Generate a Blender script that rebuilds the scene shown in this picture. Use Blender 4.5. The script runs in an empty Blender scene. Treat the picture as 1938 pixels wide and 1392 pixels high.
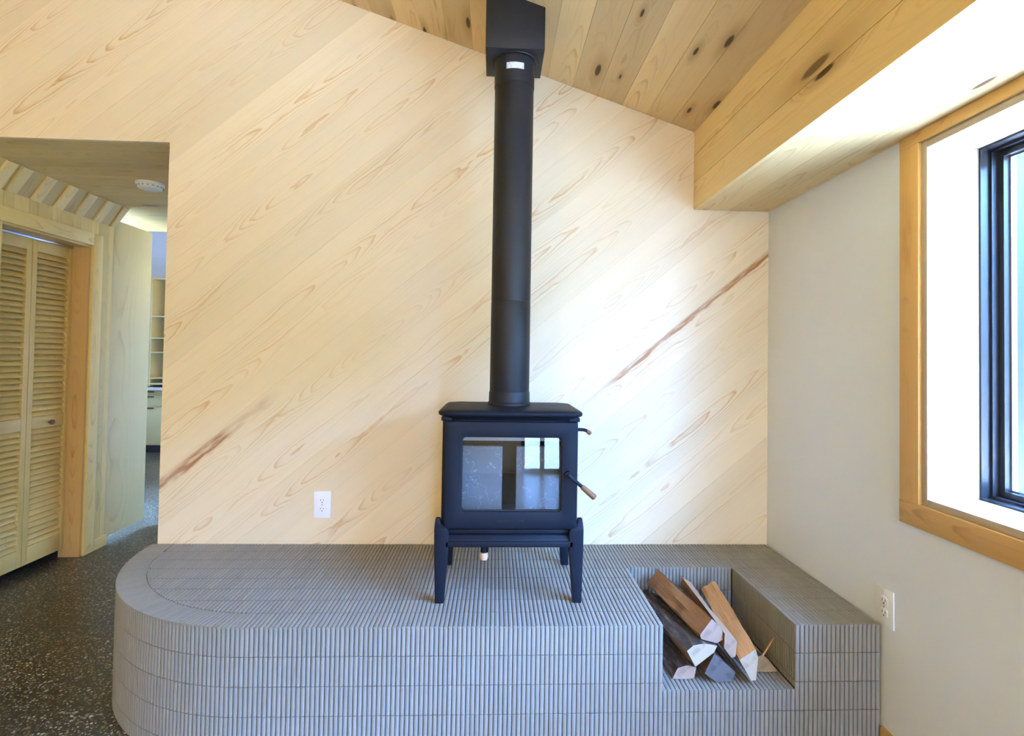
import bpy, bmesh, math, random
from mathutils import Vector, Matrix
random.seed(7)
sc = bpy.context.scene
COL = sc.collection

# ------------------------------------------------------------------ camera
HH = 0.43                                   # hearth top above the floor
CAM_Z = HH + 0.8746
f_px, yaw, pit, rol = 1002.4, .0428, .0219, .016
r0 = Vector((math.cos(yaw), -math.sin(yaw), 0)); f0 = Vector((math.sin(yaw), math.cos(yaw), 0)); z0 = Vector((0, 0, 1))
fw = f0 * math.cos(pit) + z0 * math.sin(pit); up = -f0 * math.sin(pit) + z0 * math.cos(pit)
R_ = r0 * math.cos(rol) + up * math.sin(rol); U_ = -r0 * math.sin(rol) + up * math.cos(rol)
cd = bpy.data.cameras.new('camera'); cam = bpy.data.objects.new('camera', cd); COL.objects.link(cam)
cam.matrix_world = Matrix(((R_.x, U_.x, -fw.x, 0), (R_.y, U_.y, -fw.y, 0), (R_.z, U_.z, -fw.z, CAM_Z), (0, 0, 0, 1)))
cd.sensor_width = 36; cd.lens = f_px * 36 / 1938; cd.clip_start = .02
cd.shift_x = (969 - 980.7) / 1938; cd.shift_y = (653.2 - 696) / 1938
sc.camera = cam

# ------------------------------------------------------------------ light and exposure
sc.view_settings.view_transform = 'Standard'; sc.view_settings.look = 'None'
sc.view_settings.gamma = 1; sc.view_settings.use_curve_mapping = False
sc.view_settings.exposure = 1.65
sc.cycles.max_bounces = 7; sc.cycles.diffuse_bounces = 4; sc.cycles.glossy_bounces = 3; sc.cycles.use_adaptive_sampling = True; sc.cycles.adaptive_threshold = .03; sc.cycles.use_light_tree = False; sc.cycles.transparent_max_bounces = 12
sc.cycles.sample_clamp_indirect = 6
w = bpy.data.worlds.new('sky'); sc.world = w; w.use_nodes = True
bg = w.node_tree.nodes['Background']
bg.inputs[0].default_value = (.19, .42, 1.0, 1); bg.inputs[1].default_value = 32.0
sun = bpy.data.lights.new('sun', 'SUN'); sun.energy = 30; sun.color = (1, .95, .66); sun.angle = math.radians(.6)
suno = bpy.data.objects.new('sun', sun); COL.objects.link(suno)
suno.rotation_euler = Vector((.14, -.10, -.985)).to_track_quat('-Z', 'Y').to_euler()

def area(name, loc, direction, sx, sy, power=0, color=(1, 1, 1), portal=False):
    l = bpy.data.lights.new(name, 'AREA'); l.shape = 'RECTANGLE'; l.size = sx; l.size_y = sy
    l.energy = power; l.color = color
    if portal: l.cycles.is_portal = True
    o = bpy.data.objects.new(name, l); COL.objects.link(o); o.location = loc
    o.rotation_euler = Vector(direction).to_track_quat('-Z', 'Z').to_euler()
    return o
# daylight portals at the glazed openings
area('window_portal', (1.66, .31, HH + 1.0), (-1, 0, 0), 2.6, 1.2, portal=True)
area('rear_door_portal', (.725, -4.52, 1.05), (0, 1, 0), .9, 2.1, portal=True)  # for the added rear glass door
area('far_room_portal', (-6.42, 6.45, 1.65), (1, 0, 0), .72, .72, portal=True)

# ------------------------------------------------------------------ mesh helpers
def tag(o, label=None, cat=None, group=None, kind=None):
    if label: o['label'] = label
    if cat: o['category'] = cat
    if group: o['group'] = group
    if kind: o['kind'] = kind
    return o

def link(name, me, mats, parent=None, mw=None, smooth=False):
    o = bpy.data.objects.new(name, me); COL.objects.link(o)
    if not isinstance(mats, (list, tuple)): mats = [mats]
    if len(me.materials) == 0:
        for m in mats: me.materials.append(m)
    mw = mw or Matrix.Identity(4)
    if parent is not None:
        o.parent = parent; o.matrix_parent_inverse = Matrix.Identity(4)
        pw = PW.get(parent.name, Matrix.Identity(4)); o.matrix_basis = pw.inverted() @ mw
    else: o.matrix_basis = mw
    PW[o.name] = mw
    if smooth:
        for p in me.polygons: p.use_smooth = True
    return o
PW = {}

def empty(name, loc):
    o = bpy.data.objects.new(name, None); COL.objects.link(o); o.empty_display_size = .05
    o.location = loc; PW[o.name] = Matrix.Translation(Vector(loc)); return o

def mesh(name, verts, faces):
    me = bpy.data.meshes.new(name); me.from_pydata([tuple(v) for v in verts], [], faces); me.update(); return me

class MB:
    """collects shapes into one mesh"""
    def __init__(s): s.v = []; s.f = []; s.m = []
    def add(s, v, f, mi=0):
        n = len(s.v); s.v += [tuple(q) for q in v]; s.f += [tuple(i + n for i in q) for q in f]; s.m += [mi] * len(f); return s
    def box(s, a, b, mi=0):
        x0, y0, z0 = a; x1, y1, z1 = b
        return s.add([(x0, y0, z0), (x1, y0, z0), (x1, y1, z0), (x0, y1, z0), (x0, y0, z1), (x1, y0, z1), (x1, y1, z1), (x0, y1, z1)],
                     [(0, 3, 2, 1), (4, 5, 6, 7), (0, 1, 5, 4), (1, 2, 6, 5), (2, 3, 7, 6), (3, 0, 4, 7)], mi)
    def prism(s, poly, axis, a, b, mi=0):
        """poly in the two other axes (x,y order kept), extruded along axis from a to b"""
        def mk(p, t):
            if axis == 0: return (t, p[0], p[1])
            if axis == 1: return (p[0], t, p[1])
            return (p[0], p[1], t)
        n = len(poly)
        v = [mk(p, a) for p in poly] + [mk(p, b) for p in poly]
        f = [tuple(range(n - 1, -1, -1)), tuple(range(n, 2 * n))] + [(i, (i + 1) % n, n + (i + 1) % n, n + i) for i in range(n)]
        return s.add(v, f, mi)
    def tube(s, pts, rad, n=16, cap=True, mi=0):
        pts = [Vector(p) for p in pts]
        if not isinstance(rad, (list, tuple)): rad = [rad] * len(pts)
        rings = []; ref = None
        for i, p in enumerate(pts):
            t = (pts[min(i + 1, len(pts) - 1)] - pts[max(i - 1, 0)]).normalized()
            if ref is None:
                ref = Vector((0, 0, 1)) if abs(t.z) < .9 else Vector((1, 0, 0))
            a = ref - t * ref.dot(t); a.normalize(); b = t.cross(a); ref = a
            rings.append([p + (a * math.cos(2 * math.pi * k / n) + b * math.sin(2 * math.pi * k / n)) * rad[i] for k in range(n)])
        v = [q for r in rings for q in r]; f = []
        for i in range(len(pts) - 1):
            for k in range(n):
                f.append((i * n + k, i * n + (k + 1) % n, (i + 1) * n + (k + 1) % n, (i + 1) * n + k))
        if cap: f += [tuple(range(n - 1, -1, -1)), tuple(range((len(pts) - 1) * n, len(pts) * n))]
        return s.add(v, f, mi)
    def build(s, name, mats, parent=None, mw=None, bevel=0, smooth=False, seg=2, angle=35):
        me = mesh(name, s.v, s.f)
        if not isinstance(mats, (list, tuple)): mats = [mats]
        for m in mats: me.materials.append(m)
        me.polygons.foreach_set('material_index', s.m)
        bm = bmesh.new(); bm.from_mesh(me); bmesh.ops.recalc_face_normals(bm, faces=bm.faces)
        if bevel:
            es = [e for e in bm.edges if len(e.link_faces) == 2 and e.calc_face_angle(0) > math.radians(30)]
            bmesh.ops.bevel(bm, geom=es, offset=bevel, segments=seg, profile=.5, affect='EDGES', clamp_overlap=True)
        bm.to_mesh(me); bm.free()
        if smooth or bevel:
            for p in me.polygons: p.use_smooth = True
            try: me.set_sharp_from_angle(angle=math.radians(angle))
            except Exception: pass
        return link(name, me, mats, parent, mw)

def frame(o, x, y):
    """matrix with origin o, local x along x and local y along y"""
    x = Vector(x).normalized(); y = Vector(y).normalized(); z = x.cross(y); y = z.cross(x)
    m = Matrix.Identity(4)
    for i, c in enumerate((x, y, z)):
        for j in range(3): m[j][i] = c[j]
    m.translation = Vector(o); return m

def board(name, mat, start, xdir, ydir, L, W, T, parent=None, bevel=0):
    """a plank: grain along xdir, width along ydir (centred), front face at start plane, thickness behind it"""
    return MB().box((0, -W / 2, -T), (L, W / 2, 0)).build(name, mat, parent, frame(start, xdir, ydir), bevel=bevel)

# ------------------------------------------------------------------ materials
def new_mat(name):
    m = bpy.data.materials.new(name); m.use_nodes = True
    nt = m.node_tree; return m, nt, nt.nodes['Principled BSDF']
def N(nt, t, **k):
    n = nt.nodes.new(t)
    for a, b in k.items(): setattr(n, a, b)
    return n
def math_(nt, op, a, b=None, c=None):
    n = N(nt, 'ShaderNodeMath', operation=op)
    for i, q in enumerate((a, b, c)):
        if q is None: continue
        if isinstance(q, (int, float)): n.inputs[i].default_value = q
        else: nt.links.new(q, n.inputs[i])
    return n.outputs[0]
def comb(nt, x, y, z=0.0):
    n = N(nt, 'ShaderNodeCombineXYZ')
    for i, q in enumerate((x, y, z)):
        if isinstance(q, (int, float)): n.inputs[i].default_value = q
        else: nt.links.new(q, n.inputs[i])
    return n.outputs[0]
def noise(nt, vec, scale=1, detail=2, rough=.5):
    n = N(nt, 'ShaderNodeTexNoise'); n.inputs['Scale'].default_value = scale; n.inputs['Detail'].default_value = detail
    n.inputs['Roughness'].default_value = rough; nt.links.new(vec, n.inputs['Vector']); return n.outputs[0]
def smooth(nt, v, a, b, c=0., d=1.):
    n = N(nt, 'ShaderNodeMapRange', interpolation_type='SMOOTHSTEP')
    for i, q in enumerate((a, b, c, d)): n.inputs[i + 1].default_value = q
    nt.links.new(v, n.inputs[0]); return n.outputs[0]
def mixc(nt, fac, a, b, blend='MIX'):
    n = N(nt, 'ShaderNodeMix', data_type='RGBA', blend_type=blend)
    for i, q in ((0, fac), (6, a), (7, b)):
        if isinstance(q, (int, float)): n.inputs[i].default_value = q
        elif isinstance(q, tuple): n.inputs[i].default_value = q + (1,) if len(q) == 3 else q
        else: nt.links.new(q, n.inputs[i])
    return n.outputs[2]
def ramp(nt, v, stops):
    n = N(nt, 'ShaderNodeValToRGB'); e = n.color_ramp.elements
    while len(e) < len(stops): e.new(.5)
    for i, (p, c) in enumerate(stops):
        e[i].position = p; e[i].color = (c, c, c, 1) if isinstance(c, (int, float)) else tuple(c) + (1,)
    nt.links.new(v, n.inputs[0]); return n.outputs[0]

def simple(name, col, rough=.5, metal=0, spec=.5, noise_amt=0, nscale=40, bump=0):
    m, nt, b = new_mat(name)
    b.inputs['Base Color'].default_value = tuple(col) + (1,); b.inputs['Roughness'].default_value = rough
    b.inputs['Metallic'].default_value = metal; b.inputs['Specular IOR Level'].default_value = spec
    if noise_amt or bump:
        tc = N(nt, 'ShaderNodeTexCoord').outputs['Object']
        n = noise(nt, tc, nscale, 4)
        if noise_amt:
            c = mixc(nt, n, tuple(q * (1 - noise_amt) for q in col), tuple(min(1, q * (1 + noise_amt)) for q in col))
            nt.links.new(c, b.inputs['Base Color'])
        if bump:
            bp = N(nt, 'ShaderNodeBump'); bp.inputs['Strength'].default_value = bump; bp.inputs['Distance'].default_value = .002
            nt.links.new(n, bp.inputs['Height']); nt.links.new(bp.outputs[0], b.inputs['Normal'])
    return m

def wood(name, light, dark, contrast=.5, freq=110, tone=.06, knots=0, width=.18, rough=.5, dmin=.02, damp=.16, heart=None, pink=None, knot_sc=(1.6, 5.), spec=.3):
    """pine: growth rings of a log cut flat, so boards show nested cathedral arches; local x runs along the grain"""
    m, nt, b = new_mat(name)
    oc = N(nt, 'ShaderNodeTexCoord').outputs['Object']
    rnd = N(nt, 'ShaderNodeObjectInfo').outputs['Random']
    s = N(nt, 'ShaderNodeSeparateXYZ'); nt.links.new(oc, s.inputs[0]); x0, y, z = s.outputs
    rx = math_(nt, 'MULTIPLY', rnd, 41.3)
    x = math_(nt, 'ADD', x0, rx)
    low = noise(nt, comb(nt, math_(nt, 'MULTIPLY', x, 1.1), math_(nt, 'MULTIPLY', rnd, 17.), 0.), 1, 1)
    d = math_(nt, 'MULTIPLY_ADD', low, damp, dmin)
    d = math_(nt, 'ADD', d, math_(nt, 'MULTIPLY', z, -1.))
    wob = math_(nt, 'MULTIPLY_ADD', noise(nt, comb(nt, math_(nt, 'MULTIPLY', x, 1.3), 7.7, rx), 1, 1), .05, -.025)
    off = math_(nt, 'MULTIPLY_ADD', math_(nt, 'FRACT', math_(nt, 'MULTIPLY', rnd, 13.7)), width * .5, -width * .25)
    v = math_(nt, 'ADD', math_(nt, 'ADD', y, wob), off)
    r = math_(nt, 'SQRT', math_(nt, 'ADD', math_(nt, 'MULTIPLY', v, v), math_(nt, 'MULTIPLY', d, d)))
    warp = noise(nt, comb(nt, math_(nt, 'MULTIPLY', x, 7.), math_(nt, 'MULTIPLY', y, 30.), rx), 1, 2)
    r = math_(nt, 'MULTIPLY_ADD', warp, .008, r)
    kmask = None
    if knots:
        vo = N(nt, 'ShaderNodeTexVoronoi', voronoi_dimensions='2D'); vo.inputs['Scale'].default_value = 1
        nt.links.new(comb(nt, math_(nt, 'MULTIPLY', x, knot_sc[0]), math_(nt, 'MULTIPLY', y, knot_sc[1]), rx), vo.inputs['Vector'])
        cs = N(nt, 'ShaderNodeSeparateColor'); nt.links.new(vo.outputs['Color'], cs.inputs[0])
        sel = smooth(nt, cs.outputs[0], 1 - knots, 1 - knots + .02)
        size = math_(nt, 'MULTIPLY_ADD', cs.outputs[1], .75, .35)
        kd = math_(nt, 'DIVIDE', vo.outputs['Distance'], size)
        kmask = math_(nt, 'MULTIPLY', smooth(nt, kd, .12, .07), sel)
        khalo = math_(nt, 'MULTIPLY', smooth(nt, kd, .45, .05), sel)
        r = math_(nt, 'MULTIPLY_ADD', khalo, .022, r)
    fr = math_(nt, 'FRACT', math_(nt, 'MULTIPLY', r, freq))
    late = ramp(nt, fr, [(0, .0), (.5, .06), (.74, .35), (.90, 1.), (1, 0.)])
    patch = smooth(nt, noise(nt, comb(nt, math_(nt, 'MULTIPLY', x, 1.6), math_(nt, 'MULTIPLY', y, 12.), rx), 1, 2), .38, .68)
    centre = smooth(nt, math_(nt, 'ABSOLUTE', v), width * .40, width * .04, .16, 1.)
    amt = math_(nt, 'MULTIPLY', math_(nt, 'MULTIPLY', late, math_(nt, 'MULTIPLY_ADD', patch, .75, .25)), centre)
    fine = noise(nt, comb(nt, math_(nt, 'MULTIPLY', x, 2.5), math_(nt, 'MULTIPLY', y, 160.), rx), 1, 2)
    amt = math_(nt, 'ADD', math_(nt, 'MULTIPLY', amt, contrast), math_(nt, 'MULTIPLY', smooth(nt, fine, .5, .8), .16 * min(1, contrast * 1.6)))
    col = mixc(nt, amt, light, dark)
    # broad tonal drift along a board, and board to board
    drift = noise(nt, comb(nt, math_(nt, 'MULTIPLY', x, .8), math_(nt, 'MULTIPLY', y, 7.), rx), 1, 1)
    val = math_(nt, 'ADD', math_(nt, 'MULTIPLY_ADD', drift, tone, 1 - tone * .5), math_(nt, 'MULTIPLY_ADD', math_(nt, 'FRACT', math_(nt, 'MULTIPLY', rnd, 7.9)), 2 * tone, -tone))
    if pink:
        col = mixc(nt, math_(nt, 'MULTIPLY', math_(nt, 'FRACT', math_(nt, 'MULTIPLY', rnd, 29.3)), pink[0]), col, pink[1])
    col = mixc(nt, 1., col, comb(nt, val, val, val), 'MULTIPLY')
    if heart:      # a red heartwood streak: (x from, x to, y, half width)
        xa, xb, yc, hw, hc = heart
        hn = noise(nt, comb(nt, math_(nt, 'MULTIPLY', x, 9.), math_(nt, 'MULTIPLY', y, 60.), 3.), 1, 3)
        hd = math_(nt, 'ABSOLUTE', math_(nt, 'SUBTRACT', math_(nt, 'MULTIPLY_ADD', hn, .03, y), yc + .015))
        hm = math_(nt, 'MULTIPLY', smooth(nt, hd, hw, hw * .35), math_(nt, 'MULTIPLY', smooth(nt, x0, xa, xa + .1), smooth(nt, x0, xb, xb - .25)))
        hb_ = noise(nt, comb(nt, math_(nt, 'MULTIPLY', x, 3.1), 1.3, 0.), 1, 2)
        hm = math_(nt, 'MULTIPLY', math_(nt, 'MULTIPLY', hm, smooth(nt, hn, .3, .62, .25, 1.)), smooth(nt, hb_, .34, .52, .3, .95))
        col = mixc(nt, hm, col, hc)
    if kmask is not None:
        col = mixc(nt, math_(nt, 'MULTIPLY', khalo, .5), col, tuple(q * .75 for q in dark))
        col = mixc(nt, math_(nt, 'MULTIPLY', kmask, .93), col, (.055, .022, .008))
    nt.links.new(col, b.inputs['Base Color'])
    b.inputs['Roughness'].default_value = rough; b.inputs['Specular IOR Level'].default_value = spec
    return m

WL, WD = (.80, .655, .425), (.57, .28, .085)
M = {}
WALLC = dict(freq=165, tone=.065, width=.184, pink=(.35, (.78, .60, .37)), dmin=.004, damp=.11, rough=.55)
M['wall_pine'] = wood('wall_pine', WL, WD, .9, **WALLC)
M['ceil_pine'] = wood('ceiling_pine', (.80, .57, .27), (.46, .23, .06), .6, freq=130, tone=.17, knots=.42, width=.13, dmin=.006, damp=.12, knot_sc=(2.0, 8.), pink=(.3, (.62, .36, .14)), rough=.45)
M['soffit_pine'] = wood('soffit_pine', (.86, .64, .32), (.52, .26, .075), .6, freq=120, tone=.08, knots=.22, width=.2, knot_sc=(1.3, 6.), rough=.5, dmin=.006, damp=.12)
M['trim_pine'] = wood('trim_pine', (.70, .41, .13), (.40, .165, .035), .6, freq=130, tone=.06, knots=.22, width=.07, rough=.45, knot_sc=(1.3, 6.))
M['jamb_pine'] = wood('jamb_pine', (.52, .42, .31), (.36, .24, .13), .45, freq=110, tone=.04, width=.2)
M['hall_pine'] = wood('hall_pine', (.78, .55, .18), (.46, .25, .07), .5, freq=110, tone=.12, width=.09)
M['hall_dark'] = wood('hall_dark_pine', (.62, .41, .12), (.44, .24, .06), .5, freq=110, tone=.1, width=.09)
M['hall_ceil'] = wood('hall_ceiling_pine', (.78, .55, .20), (.40, .21, .06), .45, freq=90, tone=.09, width=.13, knots=.05)
M['louver'] = wood('louver_pine', (.84, .55, .16), (.48, .25, .07), .4, freq=140, tone=.05, width=.05)
M['plywood'] = wood('plywood', (.78, .60, .26), (.52, .38, .18), .5, freq=38, tone=.03, width=.5, damp=.3)
M['shelf_ply'] = wood('shelf_plywood', (.72, .50, .22), (.55, .33, .10), .4, freq=60, tone=.06, width=.3)
M['white'] = simple('white_paint', (.79, .81, .875), .6, noise_amt=.015, nscale=6)
M['plastic'] = simple('white_plastic', (.86, .86, .87), .3)
M['slot'] = simple('dark_slot', (.05, .05, .05), .5)
M['core'] = simple('dark_backing', (.16, .10, .05), .9)
M['iron'] = simple('black_cast_iron', (.006, .009, .016), .55, spec=.18, noise_amt=.15, nscale=400, bump=.15)
M['steel'] = simple('black_flue_steel', (.012, .013, .016), .5, spec=.3, noise_amt=.1, nscale=60)
M['iron_dark'] = simple('firebox_black', (.01, .01, .01), .7)
M['grip'] = wood('grip_wood', (.20, .09, .04), (.10, .04, .015), .6, freq=400, width=.02, damp=.02, tone=.02)
M['palegrip'] = wood('pale_turned_wood', (.72, .48, .30), (.6, .35, .2), .4, freq=300, width=.02, damp=.02, tone=.02)
M['black_alu'] = simple('black_window_aluminium', (.018, .02, .026), .35, spec=.5)
M['siding'] = simple('white_siding', (.86, .87, .88), .6)
M['chrome'] = simple('track_metal', (.62, .64, .68), .25, metal=1)
M['counter'] = simple('white_countertop', (.85, .85, .84), .3)
M['sticker'] = None
M['grout'] = simple('dark_grout', (.035, .03, .024), .9)
M['baffle'] = simple('pale_baffle_board', (.62, .60, .58), .7)

def tile_mat():
    m, nt, b = new_mat('finger_tile_glaze')
    isl = N(nt, 'ShaderNodeNewGeometry').outputs['Random Per Island']
    oi = N(nt, 'ShaderNodeObjectInfo').outputs['Random']
    k = math_(nt, 'FRACT', math_(nt, 'ADD', isl, oi))
    c = ramp(nt, k, [(0, (.255, .236, .200)), (.5, (.268, .249, .212)), (1, (.280, .262, .224))])
    nt.links.new(c, b.inputs['Base Color']); b.inputs['Roughness'].default_value = .42; b.inputs['Specular IOR Level'].default_value = .45
    return m
M['tile'] = tile_mat()

def concrete_mat():
    m, nt, b = new_mat('polished_aggregate_concrete')
    g = N(nt, 'ShaderNodeTexCoord').outputs['Object']
    big = noise(nt, g, 1.3, 3); base = ramp(nt, big, [(.3, (.026, .022, .014)), (.7, (.045, .039, .025))])
    out = base
    dmask = noise(nt, g, 2.1, 2)
    for sc_, thr, sel, seed in ((62., .36, .45, 0.), (110., .40, .42, 5.), (40., .30, .70, 9.)):
        mp = N(nt, 'ShaderNodeMapping'); mp.inputs['Location'].default_value = (seed, seed * .7, 0)
        wn = N(nt, 'ShaderNodeTexNoise'); wn.inputs['Scale'].default_value = sc_ * 1.5; nt.links.new(g, wn.inputs['Vector'])
        mx = N(nt, 'ShaderNodeMix', data_type='VECTOR'); mx.inputs[0].default_value = .006
        nt.links.new(g, mx.inputs[4]); nt.links.new(wn.outputs['Color'], mx.inputs[5])
        nt.links.new(mx.outputs[1], mp.inputs[0])
        vo = N(nt, 'ShaderNodeTexVoronoi', voronoi_dimensions='2D'); vo.inputs['Scale'].default_value = sc_; nt.links.new(mp.outputs[0], vo.inputs['Vector'])
        cs = N(nt, 'ShaderNodeSeparateColor'); nt.links.new(vo.outputs['Color'], cs.inputs[0])
        sz = math_(nt, 'MULTIPLY_ADD', cs.outputs[2], .5, .55)
        mk = math_(nt, 'MULTIPLY', smooth(nt, math_(nt, 'DIVIDE', vo.outputs['Distance'], sz), thr, thr - .08), smooth(nt, cs.outputs[0], sel, sel + .02))
        pc = ramp(nt, cs.outputs[1], [(0, (.07, .038, .014)), (.25, (.13, .10, .05)), (.5, (.26, .175, .06)), (.75, (.34, .30, .22)), (1, (.62, .60, .52))])
        out = mixc(nt, math_(nt, 'MULTIPLY', mk, smooth(nt, dmask, .3, .6, .45, 1.)), out, pc)
    nt.links.new(out, b.inputs['Base Color']); b.inputs['Roughness'].default_value = .3
    b.inputs['Specular IOR Level'].default_value = .4
    return m
M['concrete'] = concrete_mat()

def pane_mat(name, tint, gl=0.03, f0=.045):
    m = bpy.data.materials.new(name); m.use_nodes = True; nt = m.node_tree; nt.nodes.clear()
    t = N(nt, 'ShaderNodeBsdfTransparent'); t.inputs[0].default_value = tint + (1,)
    g = N(nt, 'ShaderNodeBsdfGlossy'); g.inputs['Roughness'].default_value = gl; g.inputs[0].default_value = (1, 1, 1, 1)
    lw = N(nt, 'ShaderNodeLayerWeight'); lw.inputs[0].default_value = .5
    fac = math_(nt, 'MULTIPLY_ADD', math_(nt, 'POWER', lw.outputs['Facing'], 5.), 1 - f0, f0)
    mx = N(nt, 'ShaderNodeMixShader'); o = N(nt, 'ShaderNodeOutputMaterial')
    nt.links.new(fac, mx.inputs[0]); nt.links.new(t.outputs[0], mx.inputs[1]); nt.links.new(g.outputs[0], mx.inputs[2]); nt.links.new(mx.outputs[0], o.inputs[0])
    return m
M['glass'] = pane_mat('window_glass', (.96, .97, .97), 0.)
M['stove_glass'] = pane_mat('stove_glass', (.82, .84, .86), .0, .05)

def sticker_mat():
    m, nt, b = new_mat('printed_sticker')
    g = N(nt, 'ShaderNodeTexCoord').outputs['Object']; s = N(nt, 'ShaderNodeSeparateXYZ'); nt.links.new(g, s.inputs[0])
    n = noise(nt, comb(nt, math_(nt, 'MULTIPLY', s.outputs[0], 300.), math_(nt, 'MULTIPLY', s.outputs[2], 40.), 0.), 1, 2)
    rows = math_(nt, 'SINE', math_(nt, 'MULTIPLY', s.outputs[2], 900.))
    mk = math_(nt, 'MULTIPLY', smooth(nt, n, .5, .6), smooth(nt, rows, .0, .5))
    nt.links.new(mixc(nt, math_(nt, 'MULTIPLY', mk, .6), (.68, .70, .74), (.08, .09, .13)), b.inputs['Base Color'])
    b.inputs['Roughness'].default_value = .35; return m
M['sticker'] = sticker_mat()

def soapstone():
    m, nt, b = new_mat('grey_soapstone')
    g = N(nt, 'ShaderNodeTexCoord').outputs['Object']
    n = noise(nt, g, 9, 5, .65); v = noise(nt, g, 14, 3)
    vein = smooth(nt, math_(nt, 'ABSOLUTE', math_(nt, 'SUBTRACT', v, .5)), .008, .0)
    c = mixc(nt, n, (.13, .15, .16), (.22, .24, .25)); c = mixc(nt, math_(nt, 'MULTIPLY', vein, .35), c, (.62, .64, .66))
    nt.links.new(c, b.inputs['Base Color']); b.inputs['Roughness'].default_value = .6; return m
M['soapstone'] = soapstone()

def bark_mat():
    m, nt, b = new_mat('rough_bark')
    g = N(nt, 'ShaderNodeTexCoord').outputs['Object']
    mp = N(nt, 'ShaderNodeMapping'); mp.inputs['Scale'].default_value = (12, 60, 60); nt.links.new(g, mp.inputs[0])
    n = noise(nt, mp.outputs[0], 1, 5, .7)
    c = ramp(nt, n, [(.3, (.018, .012, .009)), (.52, (.07, .045, .03)), (.66, (.16, .13, .11)), (.8, (.36, .34, .32))])
    nt.links.new(c, b.inputs['Base Color']); b.inputs['Roughness'].default_value = .9
    bp = N(nt, 'ShaderNodeBump'); bp.inputs['Strength'].default_value = .9; bp.inputs['Distance'].default_value = .006
    nt.links.new(n, bp.inputs['Height']); nt.links.new(bp.outputs[0], b.inputs['Normal']); return m
M['bark'] = bark_mat()
def split_mat(name, a, c):
    m, nt, b = new_mat(name)
    g = N(nt, 'ShaderNodeTexCoord').outputs['Object']
    mp = N(nt, 'ShaderNodeMapping'); mp.inputs['Scale'].default_value = (7, 110, 110); nt.links.new(g, mp.inputs[0])
    n = noise(nt, mp.outputs[0], 1, 4, .65); n2 = noise(nt, g, 9, 2)
    col = mixc(nt, n, a, c); col = mixc(nt, smooth(nt, n2, .55, .75, 0., .5), col, tuple(q * .4 for q in a))
    nt.links.new(col, b.inputs['Base Color']); b.inputs['Roughness'].default_value = .75
    bp = N(nt, 'ShaderNodeBump'); bp.inputs['Strength'].default_value = .6; bp.inputs['Distance'].default_value = .004
    nt.links.new(n, bp.inputs['Height']); nt.links.new(bp.outputs[0], b.inputs['Normal']); return m
M['split_brown'] = split_mat('split_brown_wood', (.20, .085, .026), (.38, .19, .07))
M['split_orange'] = split_mat('split_orange_wood', (.36, .15, .04), (.60, .30, .11))
M['split_pink'] = split_mat('split_pink_wood', (.36, .21, .12), (.54, .35, .22))
M['split_dark'] = split_mat('split_dark_wood', (.07, .035, .02), (.18, .10, .05))
def end_mat(name, a, c):
    m, nt, b = new_mat(name)
    g = N(nt, 'ShaderNodeTexCoord').outputs['Object']; s = N(nt, 'ShaderNodeSeparateXYZ'); nt.links.new(g, s.inputs[0])
    yy = math_(nt, 'ADD', s.outputs[1], .05); zz = math_(nt, 'ADD', s.outputs[2], .06)
    r = math_(nt, 'SQRT', math_(nt, 'ADD', math_(nt, 'MULTIPLY', yy, yy), math_(nt, 'MULTIPLY', zz, zz)))
    r = math_(nt, 'MULTIPLY_ADD', noise(nt, g, 25, 2), .01, r)
    fr = math_(nt, 'FRACT', math_(nt, 'MULTIPLY', r, 170.)); n = noise(nt, g, 22, 4)
    col = mixc(nt, math_(nt, 'MULTIPLY', fr, .5), a, c); col = mixc(nt, smooth(nt, n, .52, .72, 0., .6), col, tuple(q * .6 for q in c))
    nt.links.new(col, b.inputs['Base Color']); b.inputs['Roughness'].default_value = .8; return m
M['end_pale'] = end_mat('pale_sawn_end', (.50, .42, .31), (.40, .30, .20))
M['end_pink'] = end_mat('pink_sawn_end', (.40, .29, .22), (.31, .205, .14))
M['end_tan'] = end_mat('tan_sawn_end', (.34, .21, .10), (.26, .15, .065))
M['end_dark'] = end_mat('grey_sawn_end', (.13, .13, .14), (.07, .06, .06))  # dark grey sawn end with darker rings

# ------------------------------------------------------------------ room shell
YB = 2.5                                    # face of the panelled wall
XR = 1.313                                  # face of the white wall
XS = .9433                                  # face of the soffit
XD = -1.523                                 # doorway edge
ZD = HH + 1.842                             # doorway head and hall ceiling
XL = -3.3; YF = -4.4
SLOPE = -1 / 3
def zceil(x): return HH + 1.975 + SLOPE * (x - XS)
ZSB = HH + 1.597                            # soffit underside

floor = MB().box((-7, YF - .1, -.1), (1.6, 8, 0)).build('floor', M['concrete']); tag(floor, 'dark polished concrete floor with exposed pebbles', kind='structure')
ground = MB().box((-30, -30, -.35), (30, 30, -.12)).build('ground', simple('outdoor_gravel', (.60, .57, .51), .9, noise_amt=.1, nscale=5)); tag(ground, 'pale ground outside the windows', kind='structure')

# panelled back wall: backing plus one object for each diagonal plank
core = MB()
core.prism([(XD + .019, 0), (XR + .3, 0), (XR + .3, zceil(XR + .3) + .2), (XD + .019, zceil(XD + .019))], 1, YB + .02, YB + .13)
core.prism([(XL - .2, ZD + .02), (XD + .019, ZD + .02), (XD + .019, zceil(XD + .019)), (XL - .2, zceil(XL - .2))], 1, YB + .02, YB + .13)
core.box((XL - .2, YB + .02, 0), (-2.62, YB + .13, ZD + .02))
wall_back = core.build('wall_back', M['core']); tag(wall_back, 'pine wall of diagonal boards behind the wood stove', kind='structure')

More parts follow.
